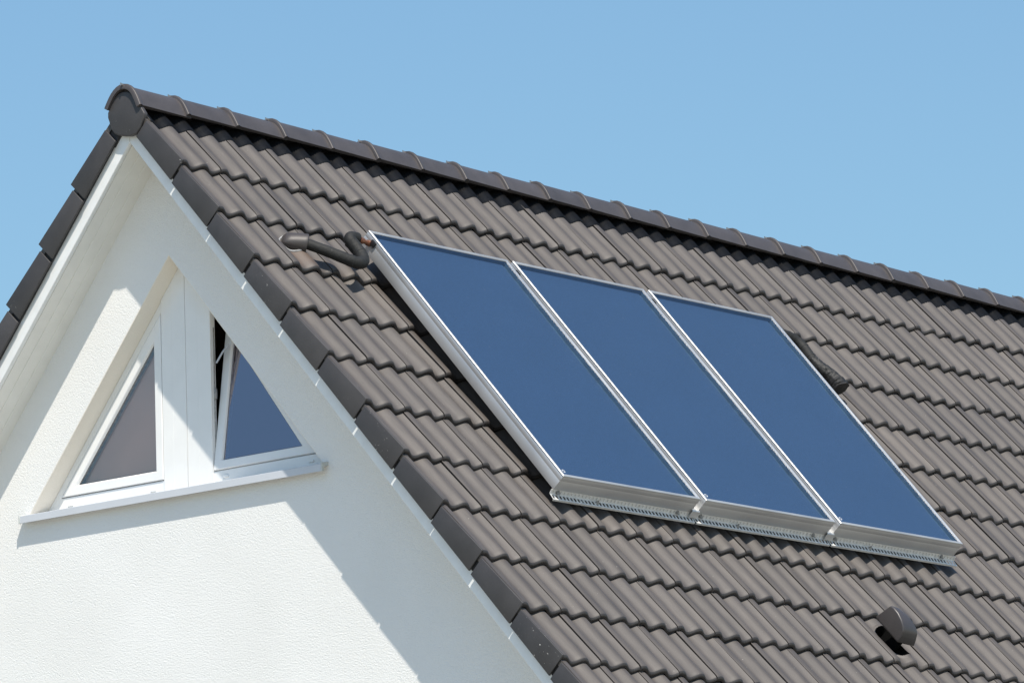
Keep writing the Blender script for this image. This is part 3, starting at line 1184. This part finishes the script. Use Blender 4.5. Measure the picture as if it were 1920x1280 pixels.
# ================================================================== ROOF VENT
k, row = VENT
vx, vs = X0 + k * TW, S0 + G * row
vent = thing('roof_vent', RP(vx + 0.15, vs - 0.18, -0.02), 'small dark hooded roof vent over an oval opening in its tile', 'roof vent')
mb = MB()
mb.cur_tone = 0.5
nu, nsn = 110, 120
grid = []
us = [SEAM0 + 0.2955 * i / nu for i in range(nu + 1)]
sd = [-G - 0.035 + (G + 0.035 - 0.017) * j / nsn for j in range(nsn + 1)]
pit_u, pit_s, pit_a, pit_b = 0.150, -0.178, 0.050, 0.106
for u in us:
    r = []
    for j, ds in enumerate(sd + [None] * 6):
        if ds is None:
            ds_, eh = NOSE[5 + j - len(sd)] if 5 + j - len(sd) < len(NOSE) else NOSE[-1]
        else:
            ds_, eh = ds, 0.0
        du, dv = (u - pit_u) / pit_a, (ds_ - pit_s) / pit_b
        rr = (abs(du) ** 3.2 + abs(dv) ** 3.2) ** (1 / 3.2)
        m_ = min(max((1.06 - rr) / 0.09, 0), 1)
        m_ = m_ * m_ * (3 - 2 * m_)
        rim = 0.0035 * max(0, 1 - abs(rr - 1.12) / 0.12)
        h = prof(u) + TILT * ds_ / G + eh
        deep = -0.095 if ds_ < pit_s + 0.045 else -0.062
        h = h * (1 - m_) + deep * m_ + rim
        x = vx + u
        r.append(mb.vert(RP(x, vs + ds_, h), (x, vs + ds_)))
    grid.append(r)
for e, (xo, dh) in enumerate(((0.2840, -0.022), (0.3050, -0.024))):
    r = []
    for j, ds in enumerate(sd + [None] * 6):
        ds_, eh = (ds, 0.0) if ds is not None else NOSE[5 + j - len(sd)]
        r.append(mb.vert(RP(vx + xo, vs + ds_, prof(0.2835) + dh + TILT * ds_ / G + eh), (vx + xo, vs + ds_)))
    grid.append(r)
for i, (a, b) in enumerate(zip(grid, grid[1:])):
    for j in range(len(a) - 1):
        u_, d_s = us[min(i, nu)], sd[min(j, nsn)]
        rr = (abs((u_ - pit_u) / pit_a) ** 3.2 + abs((d_s - pit_s) / pit_b) ** 3.2) ** (1 / 3.2)
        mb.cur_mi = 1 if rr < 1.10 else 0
        mb.face((a[j], a[j + 1], b[j + 1], b[j]))
mb.build('vent_tile', [M['tile'], M['pit']], vent, sharp=60, fixn=False)
# hood
mb = MB()
xa, xb = vx + 0.070, vx + 0.196
prof_h = [(3.515, 0.015, -0.085), (3.530, 0.075, -0.090), (3.543, 0.123, -0.092), (3.565, 0.131, -0.074), (3.605, 0.131, -0.048), (3.645, 0.122, -0.024), (3.680, 0.107, -0.006),
          (3.700, 0.091, 0.002), (3.710, 0.060, 0.012), (3.715, 0.022, 0.026)]
rings = []
for s, h, fl in prof_h:
    rings.append([RP(xa, s, h), RP(xb + fl, s + max(fl, 0) * 0.2, h - max(fl, 0) * 0.25)])
# closed solid: left side, crown, right side, underside
ids_l = [mb.vert(r[0]) for r in rings]
ids_r = [mb.vert(r[1]) for r in rings]
for i in range(len(rings) - 1):
    mb.face((ids_l[i], ids_l[i + 1], ids_r[i + 1], ids_r[i]))
mb.face(ids_l[::-1])
mb.face(ids_r)
mb.face((ids_l[0], ids_r[0], ids_r[-1], ids_l[-1]))
o = mb.build('hood', M['hood'], vent, bevel=0.010, seg=4, sharp=65)
mb = MB()
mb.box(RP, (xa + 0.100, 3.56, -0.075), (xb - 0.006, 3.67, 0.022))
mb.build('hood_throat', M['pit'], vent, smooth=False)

# ================================================================== GROUND, LIGHT, SKY, CAMERA
def ground_mat():
    m, nt, b = new_mat('lawn_and_gravel')
    tc = N(nt, 'ShaderNodeTexCoord')
    n1 = N(nt, 'ShaderNodeTexNoise', Scale=0.15, Detail=6.0)
    n2 = N(nt, 'ShaderNodeTexNoise', Scale=9.0, Detail=6.0)
    for n in (n1, n2):
        nt.links.new(tc.outputs['Object'], n.inputs['Vector'])
    c = ramp(nt, n1.outputs[0], [(0.4, (0.37, 0.345, 0.30)), (0.6, (0.31, 0.30, 0.24))])
    c = mixc(nt, 1.0, c, ramp(nt, n2.outputs[0], [(0.3, (0.8,) * 3), (0.7, (1.2,) * 3)]), 'MULTIPLY')
    nt.links.new(c, b.inputs['Base Color'])
    b.inputs['Roughness'].default_value = 0.95
    bump(nt, b, n2.outputs[0], 0.5, 0.03)
    return m


mb = MB()
mb.poly([Vector((x, y, 0)) for x, y in ((-1500, -1500), (1500, -1500), (1500, 1500), (-1500, 1500))])
g = mb.build('ground', ground_mat(), None, smooth=False, loc=(0, 0, 0), fixn=False)
g['kind'] = 'structure'

SUN_DIR = Vector((1.0, 1.2257, -2.34)).normalized()
sd_ = bpy.data.lights.new('sun', 'SUN')
sd_.energy = 4.4
sd_.angle = math.radians(0.5)
sd_.color = (1.0, 0.928, 0.82)
so = bpy.data.objects.new('sun', sd_)
C.objects.link(so)
so.rotation_euler = SUN_DIR.to_track_quat('-Z', 'Y').to_euler()
so.location = (-10, -12, 30)

w = bpy.data.worlds.new('World')
S.world = w
w.use_nodes = True
nt = w.node_tree
bg = nt.nodes['Background']
sky = nt.nodes.new('ShaderNodeTexSky')
sky.sky_type = 'NISHITA'
sky.sun_disc = False
el = math.asin(-SUN_DIR.z)
sky.sun_elevation = el
sky.sun_rotation = math.atan2(-SUN_DIR.x, -SUN_DIR.y)
sky.altitude = 0
sky.air_density = 1.5
sky.dust_density = 1.0
sky.ozone_density = 5.0
tint = nt.nodes.new('ShaderNodeMix')
tint.data_type = 'RGBA'
tint.blend_type = 'MULTIPLY'
tint.inputs[0].default_value = 1.0
tint.inputs[7].default_value = (0.835, 0.985, 1.055, 1)
nt.links.new(sky.outputs[0], tint.inputs[6])
nt.links.new(tint.outputs[2], bg.inputs[0])
bg.inputs[1].default_value = 0.10

cam = bpy.data.cameras.new('camera')
co = bpy.data.objects.new('camera', cam)
C.objects.link(co)
cam.sensor_width = 36.0
cam.sensor_fit = 'HORIZONTAL'
cam.lens = 36.0 * 11158.6918 / 1920
cam.clip_start = 0.5
cam.clip_end = 4000
r_ = Vector((0.63191, -0.77441, -0.03125))
u_ = Vector((-0.129, -0.14485, 0.98101))
d_ = Vector((0.76423, 0.61588, 0.19143))
mw = Matrix((r_, u_, -d_)).transposed().to_4x4()
mw.translation = Vector((-21.4661, -19.7465, -7.0563 + Z0))
co.matrix_world = mw
S.camera = co

S.view_settings.view_transform = 'Standard'
S.view_settings.look = 'None'
S.view_settings.gamma = 1.0
S.view_settings.use_curve_mapping = False
S.view_settings.exposure = 0.35
S.cycles.max_bounces = 8
S.cycles.transparent_max_bounces = 16
